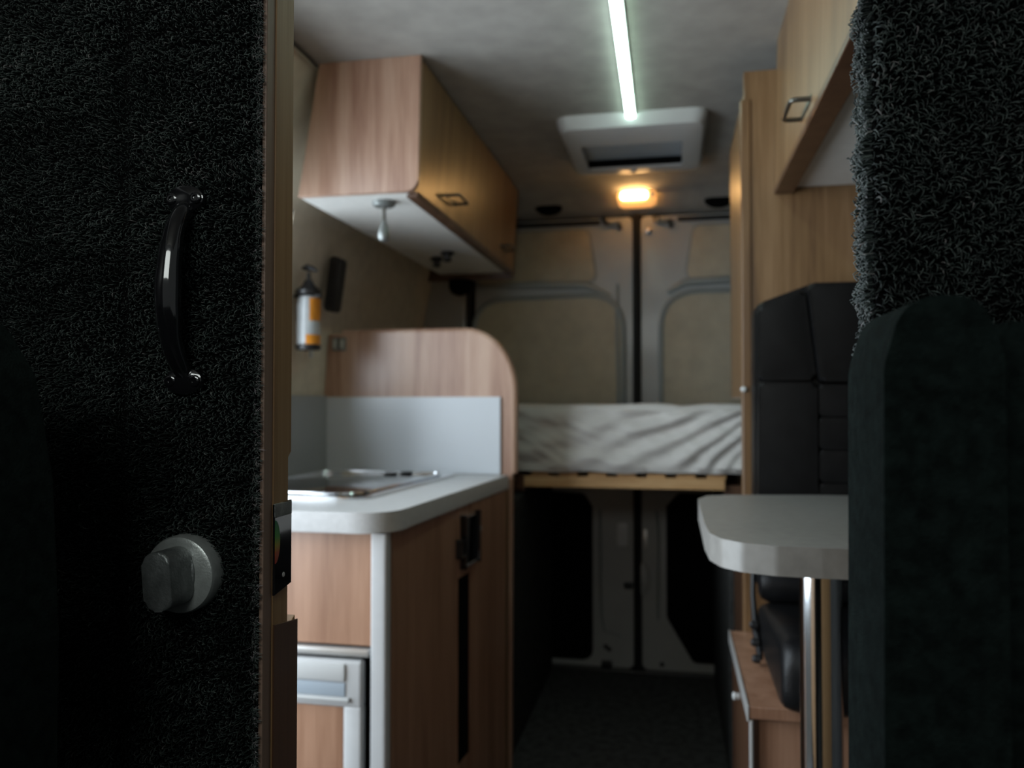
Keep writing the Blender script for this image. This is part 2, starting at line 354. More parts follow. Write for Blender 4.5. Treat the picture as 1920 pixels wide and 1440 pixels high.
# black rubber where the doors meet
sl = obj('trim_8', prism([(-.168, YD+.03), (-.163, YD-.018), (-.150, YD-.026), (-.135, YD-.018), (-.128, YD+.03)], 'z', FLOOR+.01, .79), M['rubber'], smooth=True)
tag(sl, 'black rubber seam between the two rear doors', 'seal', kind='structure')

# carpeted boxes under the bed
tag(obj('storage_box', box(-1.09, -.503, 2.45, 3.36, FLOOR, -.31, .012, 3), M['carpet_d']), 'dark carpet covered box under bed at left', 'box')
tag(obj('storage_box', box(.158, .76, 2.45, 3.36, FLOOR, -.31, .012, 3), M['carpet_d']), 'dark carpet covered box under bed at right', 'box')

# ------------------------------------------------------------------ bed
bed = thing('bed_base', (-.17, 2.70, -.31), 'pine slatted bed base under the white mattress', 'bed')
obj('front_rail', box(-.503, .165, 2.70, 2.745, -.287, -.250, .003), M['pine'], bed)
obj('rear_rail', box(-.503, .165, 3.30, 3.345, -.287, -.250, .003), M['pine'], bed)
for sx in (-.503, .125): obj('side_rail', box(sx, sx+.04, 2.745, 3.30, -.287, -.252, .003), M['pine'], bed)
for x0, x1 in ((-1.08, -.503), (.165, .75)): obj('support_bar', box(x0, x1, 2.72, 3.32, -.308, -.272, .003), M['wood_dark'], bed)
obj('rail_bracket', box(-.535, -.503, 2.705, 2.735, -.30, -.245, .004), M['wood_dark'], bed)
xs = -.48
while xs < .14:
    obj('slat', box(xs, xs+.062, 2.712, 3.34, -.251, -.238, .003), M['pine'], bed); xs += .098
# mattress in a creased sheet
def mattress():
    b = box(-1.04, .235, 2.69, 3.34, -.236, -.006, .028, 3)
    bmesh.ops.subdivide_edges(b, edges=[e for e in b.edges if e.calc_length() > .15], cuts=1, use_grid_fill=True)
    b.free()
    nx, ny, nz = 170, 40, 44
    x0, x1, y0, y1, z0, z1 = -1.04, .232, 2.695, 3.34, -.237, -.006
    bm = new()
    # profile across y/z: front face bottom->top then over the top, down the back
    prof = []
    r = .022
    for i in range(nz+1): prof.append((y0, z0+(z1-r-z0)*i/nz))
    for i in range(1, 7): a = PI/2*i/6; prof.append((y0+r-r*math.cos(a), z1-r+r*math.sin(a)))
    for i in range(1, ny+1): prof.append((y0+r+(y1-y0-r)*i/ny, z1))
    prof.append((y1, z0))
    V = []
    for i in range(nx+1):
        row = []; fx = i/nx; x = x0+(x1-x0)*fx
        for (py, pz) in prof:
            h = (pz-z0)/(z1-z0)
            # creases fanning down from the right corner, plus loose horizontal folds at left
            dx, dz = (x-.30), (pz+.02)
            c = 0
            ang = math.atan2(-(pz-.03), .34-x)
            c += .010*max(0, 1-abs((x-.02)/.40))*math.sin(ang*34+3*noise.noise((x*5, pz*7, 0)))
            c += .007*math.sin((pz*1.0-.42*x)*62+5*noise.noise((x*3, pz*4, 3)))*(1-.5*h)
            c += .012*noise.noise((x*7+pz*10, pz*20, 1.3))+.006*noise.noise((x*22+pz*30, pz*26, 7))
            top = pz > z1-.02
            y = py; z = pz
            if not top: y = py-.006-c*1.0-.012*(1-h)
            else: z = pz+c*.30
            if pz < z0+.02 and py < y0+.01: z = z0+.004+.008*noise.noise((x*9, 0, 5)); y = py-.004
            row.append(bm.verts.new((x, y, z)))
        V.append(row)
    m = len(prof)
    for i in range(nx):
        for j in range(m-1): bm.faces.new((V[i][j], V[i+1][j], V[i+1][j+1], V[i][j+1]))
        bm.faces.new((V[i][m-1], V[i+1][m-1], V[i+1][0], V[i][0]))
    bm.faces.new(V[0]); bm.faces.new(V[-1][::-1])
    return bm
tag(obj('mattress', mattress(), M['sheet'], smooth=True), 'mattress in creased white sheet on high slatted bed', 'mattress')

# ------------------------------------------------------------------ left overhead cupboard
oc = thing('overhead_cabinet', (-.78, 2.55, .51), 'left overhead cupboard with rounded wooden end and dark handles', 'cabinet')
endp = rounded([(-.945, .530), (-.623, .530), (-.616, CEIL), (-.888, CEIL)], [.0, .035, 0, 0])
obj('end_panel', prism(endp, 'y', 1.90, 1.918, .0015), M['wood_end'], oc)
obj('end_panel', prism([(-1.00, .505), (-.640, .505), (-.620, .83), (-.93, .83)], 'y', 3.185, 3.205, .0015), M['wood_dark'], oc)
obj('bottom_panel', box(-.945, -.655, 1.918, 3.185, .530, .545, .001), M['white'], oc)
obj('back_panel', prism([(-.945, .545), (-.935, .545), (-.885, .82), (-.895, .82)], 'y', 1.918, 3.185), M['white'], oc)
for y0, y1 in ((1.920, 2.5535), (2.5545, 3.183)):
    dr = obj('cabinet_door', prism([(-.655, .533), (-.636, .533), (-.614, .862), (-.633, .862)], 'y', y0, y1, .0015), M['wood_gold'], oc)
    yc = 2.19 if y0 < 2 else 2.93
    x, z = -.634, .592
    obj('handle', tube(rounded([(x-.004, yc), (x+.040, yc), (x+.040, yc+.105), (x-.004, yc+.105)], .012, 5) and [(p[0], p[1], z) for p in [(x-.004, yc)]+rounded([(x-.002, yc), (x+.040, yc), (x+.040, yc+.105), (x-.002, yc+.105)], [0, .012, .012, 0], 5)], .0048, 10), M['darkchrome'], dr, True)
    obj('handle_base', box(x-.003, x+.004, yc-.008, yc+.113, z-.007, z+.007, .002), M['darkchrome'], dr, True)
obj('edge_trim', prism([(-.662, .522), (-.634, .522), (-.630, .534), (-.662, .534)], 'y', 1.93, 3.185, .001), M['wood_dark'], oc)
# fittings under it
hk = thing('drop_hook', (-.745, 1.99, .53), 'small chrome teardrop hook hanging under left overhead cupboard', 'hook')
obj('mount', lathe((-.745, 1.99, .53), 'z', [(.030, 0), (.031, -.008), (.026, -.013), (.008, -.015)], 28), M['satin_d'], hk, True)
obj('stem', tube([(-.745, 1.99, .516), (-.745, 1.99, .478)], .005, 10), M['darkchrome'], hk, True)
obj('drop', lathe((-.745, 1.99, .424), 'z', [(.002, 0), (.012, .004), (.016, .014), (.014, .028), (.008, .046), (.004, .060)], 20), M['satin_d'], hk, True)
for i, (x, y) in enumerate(((-.845, 2.80), (-.775, 2.70))):
    t = tag(obj('cabinet_clip', lathe((x, y, .53), 'z', [(.022, 0), (.024, -.010), (.014, -.014), (.012, -.026), (.018, -.030), (.008, -.036)], 20), M['black'], smooth=True),
            ('dark knob under cupboard floor, nearer the felt wall' if i == 0 else 'dark knob under cupboard floor, nearer the cupboard doors'), 'knob', group='dark knobs under the left overhead cupboard')
tag(obj('corner_speaker', lathe((-.862, 3.19, .470), 'z', [(.012, -.028), (.034, -.018), (.046, .004), (.046, .035)], 28), M['void'], smooth=True), 'round black fitting below the far end of left overhead cupboard', 'speaker')

# cable clip where wall meets ceiling
tag(obj('cable', tube([(-.893, .70, .862), (-.893, 1.5, .862), (-.889, 1.84, .862), (-.893, 1.895, .862)], .004, 8), M['black'], smooth=True), 'thin black cable along the wall and ceiling joint', 'cable')
tag(obj('cable_clip', box(-.902, -.876, 1.70, 1.725, .850, .872, .004), M['black']), 'small black clip holding the cable at the ceiling edge', 'clip')

# ------------------------------------------------------------------ kitchen unit
kd = Vector((.081, .88, 0)).normalized(); kn = Vector((kd.y, -kd.x, 0)); K0 = Vector((-.568, 1.54, 0))
def K(s, o, z): p = K0+kd*s+kn*o; return (p.x, p.y, z)
def kbox(s0, s1, o0, o1, z0, z1, r=.002, seg=2, bm=None):
    b = new(); bmesh.ops.create_cube(b, size=1)
    for v in b.verts: v.co = Vector(K(s0+(v.co.x+.5)*(s1-s0), o0+(v.co.y+.5)*(o1-o0), z0+(v.co.z+.5)*(z1-z0)))
    bev(b, b.edges[:], r, seg); return join(bm, b)
kc = thing('kitchen_cabinet', (-.83, 1.97, FLOOR), 'wooden kitchen base cabinet with pale corner post and black latch', 'cabinet')
obj('corner_post', prism(rounded([(-.600, 1.535), (-.567, 1.535), (-.5655, 1.56), (-.600, 1.56)], [.004, .008, .004, .003], 4), 'z', FLOOR+.0, -.265), M['plastic'], kc, True)
obj('front_panel', box(-1.08, -.601, 1.545, 1.56, -.494, -.2635, .0015), M['wood'], kc)
obj('plinth', box(-1.08, -.601, 1.56, 1.58, FLOOR, -1.04, .002), M['wood_dark'], kc)
obj('side_panel', kbox(.024, .406, -.018, 0, FLOOR, -.2635, .0015), M['wood'], kc)
obj('side_strip', kbox(.408, .492, -.018, -.001, FLOOR, -.2635, .001), M['void'], kc)
obj('side_strip', kbox(.408, .492, -.018, .0003, -.44, -.2635, .0015), M['wood'], kc)
obj('side_strip', kbox(.408, .492, -.018, .0003, FLOOR, -.905, .0015), M['wood'], kc)
dr = obj('cabinet_door', kbox(.494, .80, -.018, .001, FLOOR+.03, -.2635, .0015), M['wood'], kc)
lt = obj('latch', kbox(.425, .535, 0, .012, -.415, -.29, .006, 3), M['gloss'], kc, True)
obj('latch_catch', kbox(.395, .43, .0, .014, -.385, -.345, .004), M['black'], lt)
obj('latch_knob', lathe(K(.545, .006, -.335), 'x', [(.012, -.006), (.012, .006), (.008, .009)], 16), M['alu'], lt, True)
obj('side_strip', kbox(.802, .845, -.018, .0, FLOOR, -.2635, .001), M['wood_gold'], kc)
obj('carcass', prism([(-1.08, 1.90), (-.58, 1.90), (-.525, 2.38), (-1.08, 2.38)], 'z', FLOOR+.01, -.27), M['white'], kc)

# divider panel with a rounded corner
dv = thing('divider_panel', (-.78, 2.40, FLOOR), 'wooden end panel with rounded top corner behind the worktop', 'panel')
def arc(cx, cz, rx, rz, a0, a1, n=20): return [(cx+rx*math.cos(a0+(a1-a0)*i/n), cz+rz*math.sin(a0+(a1-a0)*i/n)) for i in range(n+1)]
outl = [(-1.098, FLOOR), (-.486, FLOOR), (-.483, .02)]+arc(-.483-.150, .218-.19, .150, .19, 0, PI/2)+[(-1.086, .220), (-1.098, .03)]
obj('panel', prism(outl, 'y', 2.40, 2.43, .003), M['wood_end'], dv)
eb = tube([(p[0]+.001, 2.415, p[1]) for p in [(-.484, -.216), (-.483, .02)]+arc(-.483-.150, .218-.19, .150, .19, 0, PI/2)[1:]+[(-1.04, .219)]], .0155, 10, flat=1)
obj('edge_banding', eb, M['wood_end'], dv, True)
obj('splashback', box(-1.094, -.518, 2.390, 2.3995, -.219, .018, .001), M['splash'], dv)
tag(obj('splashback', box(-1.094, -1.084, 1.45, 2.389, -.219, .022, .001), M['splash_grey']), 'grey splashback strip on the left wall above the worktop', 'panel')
for k, (x, lab) in enumerate(((-1.058, 'wall'), (-1.034, 'rounded end'))):
    sw = tag(obj('switch', box(x-.0105, x+.0105, 2.390, 2.3995, .166, .208, .002), M['satin_d']), 'small grey switch at top of wooden divider, nearer the '+lab, 'switch', group='switches on the divider')
    obj('rocker', box(x-.006, x+.006, 2.385, 2.390, .174, .200, .002), M['satin'], sw)

# worktop
wt = [(-1.083, 1.505), (-.66, 1.505)]
wt = rounded([(-1.083, 1.510), (-.552, 1.510), (-.492, 2.389), (-1.083, 2.389)], [.0, .095, .0, 0], 14)
tag(obj('worktop', prism(wt, 'z', -.262, -.22, .003, 3), M['counter'], smooth=True), 'light grey kitchen worktop with rounded front corner', 'worktop')
# glass-lidded hob set in the worktop
hb = thing('hob', (-.86, 2.0, -.22), 'black glass lidded hob with steel rim set in worktop', 'hob')
hp = rounded([(-1.05, 1.70), (-.685, 1.70), (-.640, 2.34), (-1.05, 2.34)], [.03, .07, .03, .03], 8)
obj('steel_rim', prism(hp, 'z', -.2198, -.213, .002), M['chrome'], hb, True)
gp = rounded([(-1.04, 1.715), (-.702, 1.715), (-.666, 2.28), (-1.04, 2.28)], [.03, .06, .03, .03], 8)
obj('glass_lid', prism(gp, 'z', -.2125, -.207, .001), M['glass'], hb, True)
obj('lid_edge', tube([(p[0], p[1], -.2075) for p in gp], .0028, 6, closed=True), M['chrome'], hb, True)
for (x, y) in ((-.80, 2.20), (-.765, 2.24)): obj('lid_hinge', box(x-.016, x+.016, y-.012, y+.012, -.207, -.201, .002), M['black'], hb, True)
obj('rear_bar', box(-1.03, -.86, 2.292, 2.325, -.213, -.206, .002), M['satin'], hb, True)

# fridge under the worktop
fr = thing('fridge', (-.84, 1.56, -1.04), 'built-in fridge with grey frame and wood door inset', 'fridge')
obj('body', box(-1.07, -.606, 1.58, 1.88, -1.04, -.50, .003), M['plastic'], fr)
obj('top_trim', box(-1.07, -.604, 1.535, 1.58, -.515, -.499, .004), M['alu'], fr, True)
obj('gap_seal', box(-1.07, -.604, 1.552, 1.58, -1.04, -.515, .001), M['void'], fr)
fd = obj('fridge_door', box(-1.06, -.616, 1.528, 1.552, -.615, -.521, .006, 3), M['plastic'], fr, True)
obj('handle_flap', box(-1.04, -.650, 1.522, 1.530, -.562, -.526, .004), M['plastic_w'], fd, True)
obj('handle_recess', box(-1.04, -.650, 1.525, 1.5285, -.592, -.564, .002), M['plastic_rec'], fd, True)
obj('handle_lip', box(-1.05, -.640, 1.520, 1.530, -.602, -.593, .003), M['plastic_w'], fd, True)
obj('side_frame', box(-.655, -.616, 1.528, 1.552, -1.04, -.612, .005, 3), M['plastic'], fd, True)
obj('door_inset', box(-1.06, -.656, 1.533, 1.552, -1.04, -.612, .002), M['wood'], fd)

# ------------------------------------------------------------------ things on the left wall
pb = thing('pump_bottle', (-1.048, 2.15, .155), 'pump bottle with orange label in black holder on left wall', 'bottle')
BX, BY = -1.034, 2.15
obj('body', lathe((BX, BY, .163), 'z', [(.024, 0), (.032, .006), (.033, .05), (.033, .12), (.028, .142), (.015, .150)], 28), M['clear'], pb, True)
def wrap(z0, z1, a0, a1, r, mname, name):
    b = new(); n = 14; A = []; B = []
    for i in range(n+1):
        a = a0+(a1-a0)*i/n
        A.append(b.verts.new((BX+r*math.cos(a), BY+r*math.sin(a), z0))); B.append(b.verts.new((BX+r*math.cos(a), BY+r*math.sin(a), z1)))
    for i in range(n): b.faces.new((A[i], A[i+1], B[i+1], B[i]))
    return obj(name, b, M[mname], pb, True)
wrap(.235, .300, -1.05, .9, .0338, 'orange', 'upper_label')
wrap(.168, .195, -1.35, .7, .0338, 'orange', 'lower_label')
obj('collar', lathe((BX, BY, .312), 'z', [(.036, 0), (.036, .012), (.022, .024), (.014, .036), (.010, .044)], 28), M['black'], pb, True)
obj('pump_stem', tube([(BX, BY, .355), (BX, BY, .378)], .006, 10), M['black'], pb, True)
obj('pump_nozzle', tube([(BX-.02, BY, .390), (BX-.005, BY, .392), (BX+.012, BY, .388), (BX+.026, BY, .380)], [.005, .010, .008, .004], 10), M['black'], pb, True)
obj('holder_arm', box(-1.078, -.995, 2.142, 2.158, .304, .313, .003), M['black'], pb)
obj('holder_tray', lathe((BX, BY, .152), 'z', [(.034, 0), (.037, .010), (.037, .014)], 28), M['black'], pb, True)
rm = thing('remote_holder', (-1.06, 2.42, .28), 'long black handset holder mounted on left wall above divider', 'holder')
t = prism(rounded([(-1.057, .285), (-1.020, .278), (-.998, .445), (-1.036, .455)], .010, 4), 'y', 2.30, 2.345, .006, 3)
obj('case', t, M['black'], rm, True)
obj('keypad', prism([(-1.046, .30), (-1.028, .296), (-1.010, .43), (-1.028, .434)], 'y', 2.295, 2.302, .001), M['rubber'], rm)
tag(obj('wall_mark_clip', box(-1.076, -1.064, 2.235, 2.250, .135, .175, .003), M['plastic']), 'small grey clip on left wall beside the pump bottle', 'clip')

# ------------------------------------------------------------------ roof vent, lamp and light strip
rv = thing('roof_vent', (-.12, 2.64, .83), 'white square roof vent with dark opening in ceiling', 'vent')
def frame_mesh():
    b = new()
    X0, X1, Y0, Y1 = -.352, .108, 2.40, 2.93
    x0, x1, y0, y1 = -.292, .035, 2.575, 2.83
    def ring(ax0, ax1, ay0, ay1, z, r): return [(p[0], p[1], z) for p in rounded([(ax0, ay0), (ax1, ay0), (ax1, ay1), (ax0, ay1)], r, 6)]
    R = [ring(X0, X1, Y0, Y1, CEIL, .05), ring(X0+.004, X1-.004, Y0+.004, Y1-.004, .850, .05), ring(X0+.016, X1-.016, Y0+.016, Y1-.016, .833, .045), ring(X0+.035, X1-.035, Y0+.035, Y1-.035, .829, .04),
         ring(x0, x1, y0, y1, .829, .012), ring(x0+.003, x1-.003, y0+.003, y1-.003, .87, .012)]
    V = [[b.verts.new(p) for p in r] for r in R]; n = len(V[0])
    for A, B in zip(V, V[1:]):
        for j in range(n): b.faces.new((A[j], A[(j+1) % n], B[(j+1) % n], B[j]))
    return b
obj('vent_frame', frame_mesh(), M['plastic_w'], rv, True)
obj('blind', box(-.288, .031, 2.578, 2.80, .852, .858, .001), M['plastic_rec'], rv)
obj('opening', box(-.290, .033, 2.577, 2.829, .866, .871, 0), M['void'], rv)
obj('opening', box(-.290, .033, 2.812, 2.829, .834, .866, 0), M['void'], rv)  # black strip paints the gap's darkness over the frame's far wall
obj('vent_screw', lathe((-.135, 2.88, .829), 'z', [(.011, 0), (.011, -.003), (.006, -.004)], 14), M['alu'], rv, True)
for x, yy in ((-.30, 3.03), (.03, 3.0)): tag(obj('ceiling_clip', box(x-.018, x+.018, yy-.008, yy+.008, .864, .872, .003), M['felt']), 'small beige ceiling clip behind the roof vent, ' + ('left' if x < -.1 else 'right') + ' of the lit lamp', 'clip', group='beige clips behind the roof vent')

lp = thing('ceiling_lamp', (-.14, 3.25, .80), 'lit warm oval lamp on the header above rear doors', 'lamp')
ob = rounded([(-.218, .806), (-.062, .806), (-.062, .858), (-.218, .858)], .022, 6)
obj('housing', prism(ob, 'y', 3.235, 3.33, .010, 3), M['amber'], lp, True)
obj('lens', prism(rounded([(-.203, .818), (-.098, .818), (-.098, .848), (-.203, .848)], .012, 5), 'y', 3.228, 3.236, .002), M['lampglow'], lp)
obj('lamp_switch', box(-.088, -.072, 3.226, 3.236, .826, .842, .003), M['plastic_w'], lp)

ls = thing('light_strip', (-.112, 1.6, .855), 'glowing green-white light strip along the middle of ceiling', 'light')
def strip(x_a, x_b, wdt, z0, z1, ya, yb): return prism([(x_a-wdt, ya), (x_a+wdt, ya), (x_b+wdt, yb-.006), (x_b+wdt*.5, yb), (x_b-wdt*.5, yb), (x_b-wdt, yb-.006)], 'z', z0, z1)
obj('channel', strip(-.108, -.1215, .0145, .862, CEIL, .70, 2.462), M['alu'], ls)
obj('diffuser', strip(-.108, -.1215, .0125, .853, .862, .70, 2.458), M['led'], ls)

# ------------------------------------------------------------------ right side: wardrobe, overhead cupboard
wd = thing('wardrobe', (.45, 2.2, FLOOR), 'tall wooden wardrobe behind the black leather seat', 'wardrobe')
obj('front_panel', box(.172, .77, 2.0, 2.022, FLOOR, .805, .002), M['wood_gold'], wd)
obj('front_edge', box(.163, .186, 1.995, 2.030, FLOOR, .735, .003), M['wood_gold'], wd)
obj('side_panel', box(.172, .190, 2.032, 2.50, .012, .76, .003), M['wood_gold'], wd)
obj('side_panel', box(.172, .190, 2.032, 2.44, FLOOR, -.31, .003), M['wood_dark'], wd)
obj('door_knob', lathe((.166, 1.994, .032), 'y', [(.007, 0), (.007, -.006), (.004, -.009)], 14), M['plastic_w'], wd, True)

ro = thing('overhead_cabinet', (.45, 1.4, .50), 'right overhead cupboard with pale underside and dark lower trim', 'cabinet')
for y0, y1 in ((.72, 1.998),):
    dr = obj('cabinet_door', prism([(.240, .512), (.258, .512), (.268, CEIL), (.250, CEIL)], 'y', y0, y1, .0015), M['wood_gold'], ro)
    yc, x, z = 1.475, .241, .536
    obj('handle', tube([(p[0], p[1], z) for p in rounded([(x+.006, yc), (x-.034, yc), (x-.034, yc+.105), (x+.006, yc+.105)], [0, .012, .012, 0], 5)], .0045, 10), M['darkchrome'], dr, True)
    obj('handle_base', box(x-.002, x+.005, yc-.008, yc+.113, z-.007, z+.007, .002), M['darkchrome'], dr, True)
obj('lower_trim', box(.240, .284, .72, 1.998, .500, .5125, .0015), M['wood_dark'], ro)
obj('lower_trim', box(.258, .284, .72, 1.998, .512, .545, .0015), M['wood_dark'], ro)
obj('bottom_panel', box(.284, .68, .72, 1.998, .515, .530, .001), M['white'], ro)
obj('top_panel', box(.27, .58, .72, 1.998, .86, .871, .001), M['white'], ro)

# ------------------------------------------------------------------ seat box and leather seat
sb = thing('seat_box', (.45, 1.76, FLOOR), 'wooden box with pale edge strip under the leather seat', 'box')
obj('lid', prism([(.131, 1.505), (.77, 1.505), (.77, 1.993), (.131, 1.993)], 'z', -.568, -.545, .002), M['wood'], sb)
obj('front_panel', box(.150, .77, 1.520, 1.535, FLOOR, -.570, .002), M['wood'], sb)
obj('side_panel', box(.136, .150, 1.520, 1.993, FLOOR, -.570, .002), M['wood_dark'], sb)  # darker wood puts the shade of this side into its colour
obj('edge_strip', box(.1275, .131, 1.503, 1.993, -.572, -.543, .0012), M['alu'], sb)
obj('corner_post', box(.132, .139, 1.506, 1.520, FLOOR, -.570, .003), M['alu'], sb)
obj('box_knob', lathe((.1345, 1.80, -.632), 'x', [(.007, .001), (.007, -.005), (.009, -.008), (.006, -.012)], 16), M['plastic_w'], sb, True)

ch = thing('leather_seat', (.40, 1.72, -.545), 'black leather seat with ribbed backrest on wooden box', 'seat')
obj('backrest_shell', prism(rounded([(.178, -.42), (.625, -.42), (.62, .222), (.50, .265), (.30, .265), (.182, .222)], [.03, .03, .03, .05, .05, .03], 6), 'y', 1.885, 1.965, .012, 3), M['leather'], ch, True)
def cushion(pts, y0, y1, r, name, parent=ch, rs=.012):
    return obj(name, prism(rounded(pts, rs, 5), 'y', y0, y1, r, 4), M['leather'], parent, True)
for s in (0, 1):
    f = (lambda x: x) if s == 0 else (lambda x: .80-x)
    cushion([(f(x), z) for x, z in ((.186, .050), (.310, .050), (.286, .252), (.188, .212))], 1.858, 1.90, .016, 'shoulder_pad')
    cushion([(f(x), z) for x, z in ((.181, -.405), (.309, -.405), (.309, .044), (.186, .046))], 1.846, 1.90, .020, 'side_bolster')
cushion([(.314, .046), (.486, .046), (.510, .262), (.290, .262)], 1.838, 1.90, .020, 'head_pad')
z = .040
for i in range(6):
    cushion([(.312, z-.070), (.488, z-.070), (.488, z), (.312, z)], 1.848, 1.90, .020, 'channel_pad', rs=.008); z -= .072
obj('lumbar_roll', tube([(.182, 1.84, -.395), (.188, 1.84, -.395), (.205, 1.838, -.395), (.595, 1.838, -.395), (.612, 1.84, -.395), (.618, 1.84, -.395)], [.022, .034, .042, .042, .034, .022], 20), M['leather'], ch, True)
def seat_cushion():
    b = new(); n = 16; k = 14
    # profile in y,z of the cushion; rounded nose at the front
    prof = rounded([(1.425, -.538), (1.43, -.400), (1.86, -.436), (1.87, -.530)], [.05, .06, .03, .02], 8)
    xs = [(.180, .55), (.181, .72), (.187, .85), (.200, .94), (.225, .985), (.26, 1.0), (.39, 1.0), (.57, 1.0), (.60, .97), (.616, .9), (.62, .80)]
    V = []
    for x, s in xs:
        V.append([b.verts.new((x+(0 if x < .4 else 0)+.0, 1.65+(p[0]-1.65)*(s*.25+.75), -.488+(p[1]+.488)*s)) for p in prof])
    m = len(prof)
    for A, B in zip(V, V[1:]):
        for j in range(m): b.faces.new((A[j], A[(j+1) % m], B[(j+1) % m], B[j]))
    b.faces.new(V[0][::-1]); b.faces.new(V[-1])
    return b
obj('seat_cushion', seat_cushion(), M['leather'], ch, True)
obj('seat_rail', box(.215, .245, 1.50, 1.90, -.5445, -.530, .003), M['black'], ch)
obj('hinge_bracket', tube([(.176, 1.90, -.36), (.172, 1.86, -.43), (.172, 1.80, -.49), (.175, 1.74, -.53)], [.005, .006, .008, .006], 8), M['black'], ch, True)
for q in ((1.79, -.475), (1.765, -.505), (1.735, -.53)):
    obj('hinge_bolt', lathe((.168, q[0], q[1]), 'x', [(.009, .006), (.009, -.006), (.005, -.010)], 12), M['black'], ch, True)

# ------------------------------------------------------------------ table
tb = thing('table', (.25, 1.40, FLOOR), 'grey laminate table with curved end on a chrome leg', 'table')
tp = [(.110, 1.800), (.070, 1.775), (.050, 1.715), (.050, 1.36), (.054, 1.27), (.068, 1.220), (.095, 1.190), (.14, 1.172), (.20, 1.168), (.62, 1.165), (.62, 1.84), (.30, 1.835)]
tpr = rounded(tp, [.02, .03, .03, .05, .05, .03, .03, .03, .03, .02, .02, 0], 7)
obj('tabletop', prism(tpr, 'z', -.242, -.20, .0015), M['table'], tb, True)
obj('leg', lathe((.215, 1.27, FLOOR), 'z', [(.0305, 0), (.0305, .872), (.0305, .8785)], 40), M['chrome'], tb, True)
obj('leg_flange', lathe((.215, 1.27, -.2425), 'z', [(.045, 0), (.045, -.004), (.032, -.007)], 32), M['alu'], tb, True)
obj('floor_flange', lathe((.215, 1.27, FLOOR), 'z', [(.085, 0), (.085, .006), (.04, .018), (.0315, .035)], 32), M['chrome'], tb, True)

# ------------------------------------------------------------------ shag pile
def pile(name, parent, P, Nn, tang, hgt, lng, rad, tone, mat_=None, seg=3, curl=None):
    """P base points, Nn normals, tang direction in the surface; one curled tapering tube per strand"""
    n = len(P); B = np.cross(Nn, tang)
    ts = np.linspace(0, 1, seg+1); pts = []
    cu = rng.normal(0, 1, n)[:, None] if curl is None else curl
    for t in ts:
        up = hgt[:, None]*(1-(1-t)**2)
        al = lng[:, None]*(t**1.7)
        sd = (lng[:, None]*.35*cu)*(t**2)
        dn = hgt[:, None]*.35*t**4
        pts.append(P+Nn*(up-dn)+tang*al+B*sd)
    verts = np.zeros((n, seg+1, 3, 3))
    for k in range(seg+1):
        d = pts[min(k+1, seg)]-pts[max(k-1, 0)]; d /= np.linalg.norm(d, axis=1, keepdims=True)+1e-9
        u = np.cross(d, B+.3*Nn); u /= np.linalg.norm(u, axis=1, keepdims=True)+1e-9; v = np.cross(d, u)
        r = rad[:, None]*(1.0 if k < seg-1 else (.9 if k == seg-1 else .35))
        for j in range(3):
            a = 2*PI*j/3; verts[:, k, j, :] = pts[k]+(u*math.cos(a)+v*math.sin(a))*r
    V = verts.reshape(-1, 3)
    base = (np.arange(n)*(seg+1)*3)[:, None]
    q = []
    for k in range(seg):
        for j in range(3):
            j2 = (j+1) % 3; q.append([k*3+j, k*3+j2, (k+1)*3+j2, (k+1)*3+j])
    q = np.array(q)
    F = (base[:, :, None]+q[None, :, :]).reshape(-1, 4)
    off = np.array(wloc(parent)) if parent is not None else np.zeros(3)
    V = V-off
    me = bpy.data.meshes.new(name)
    me.vertices.add(len(V)); me.vertices.foreach_set('co', V.astype(np.float32).ravel())
    me.loops.add(F.size); me.loops.foreach_set('vertex_index', F.astype(np.int32).ravel())
    me.polygons.add(len(F)); me.polygons.foreach_set('loop_start', (np.arange(len(F))*4).astype(np.int32))
    try: me.polygons.foreach_set('loop_total', np.full(len(F), 4, dtype=np.int32))
    except Exception: pass
    me.update(calc_edges=True)
    at = me.attributes.new('tone', 'FLOAT', 'POINT'); at.data.foreach_set('value', np.repeat(tone, (seg+1)*3).astype(np.float32))
    me.polygons.foreach_set('use_smooth', np.ones(len(F), dtype=bool))
    me.materials.append(mat_ or M['pile'])
    o = bpy.data.objects.new(name, me); COL.objects.link(o)
    if parent is not None: o.parent = parent
    o['kind'] = 'stuff'
    return o
def field(x, z, sc, seed):
    """smooth pseudo-noise by summed sines"""
    r = np.random.default_rng(seed); s = np.zeros_like(x)
    for i in range(10):
        k = r.normal(0, 1, 2)*sc; s += np.sin(k[0]*x+k[1]*z+r.uniform(0, 6.28))*r.uniform(.5, 1)
    return s/3.0
def grid_points(x0, x1, z0, z1, step):
    nx, nz = int((x1-x0)/step), int((z1-z0)/step)
    gx, gz = np.meshgrid(np.linspace(x0, x1, nx), np.linspace(z0, z1, nz)); x = gx.ravel(); z = gz.ravel()
    x = x+rng.uniform(-.55, .55, x.size)*step; z = z+rng.uniform(-.55, .55, z.size)*step
    return x, z
def tones(x, z, n, seed):
    clump = field(x, z, 420, seed)*.5+.5
    return np.clip(rng.beta(1.2, 2.8, n)*.85+.16*clump+.14*field(x, z, 30, seed+1)-.08, 0, 1)

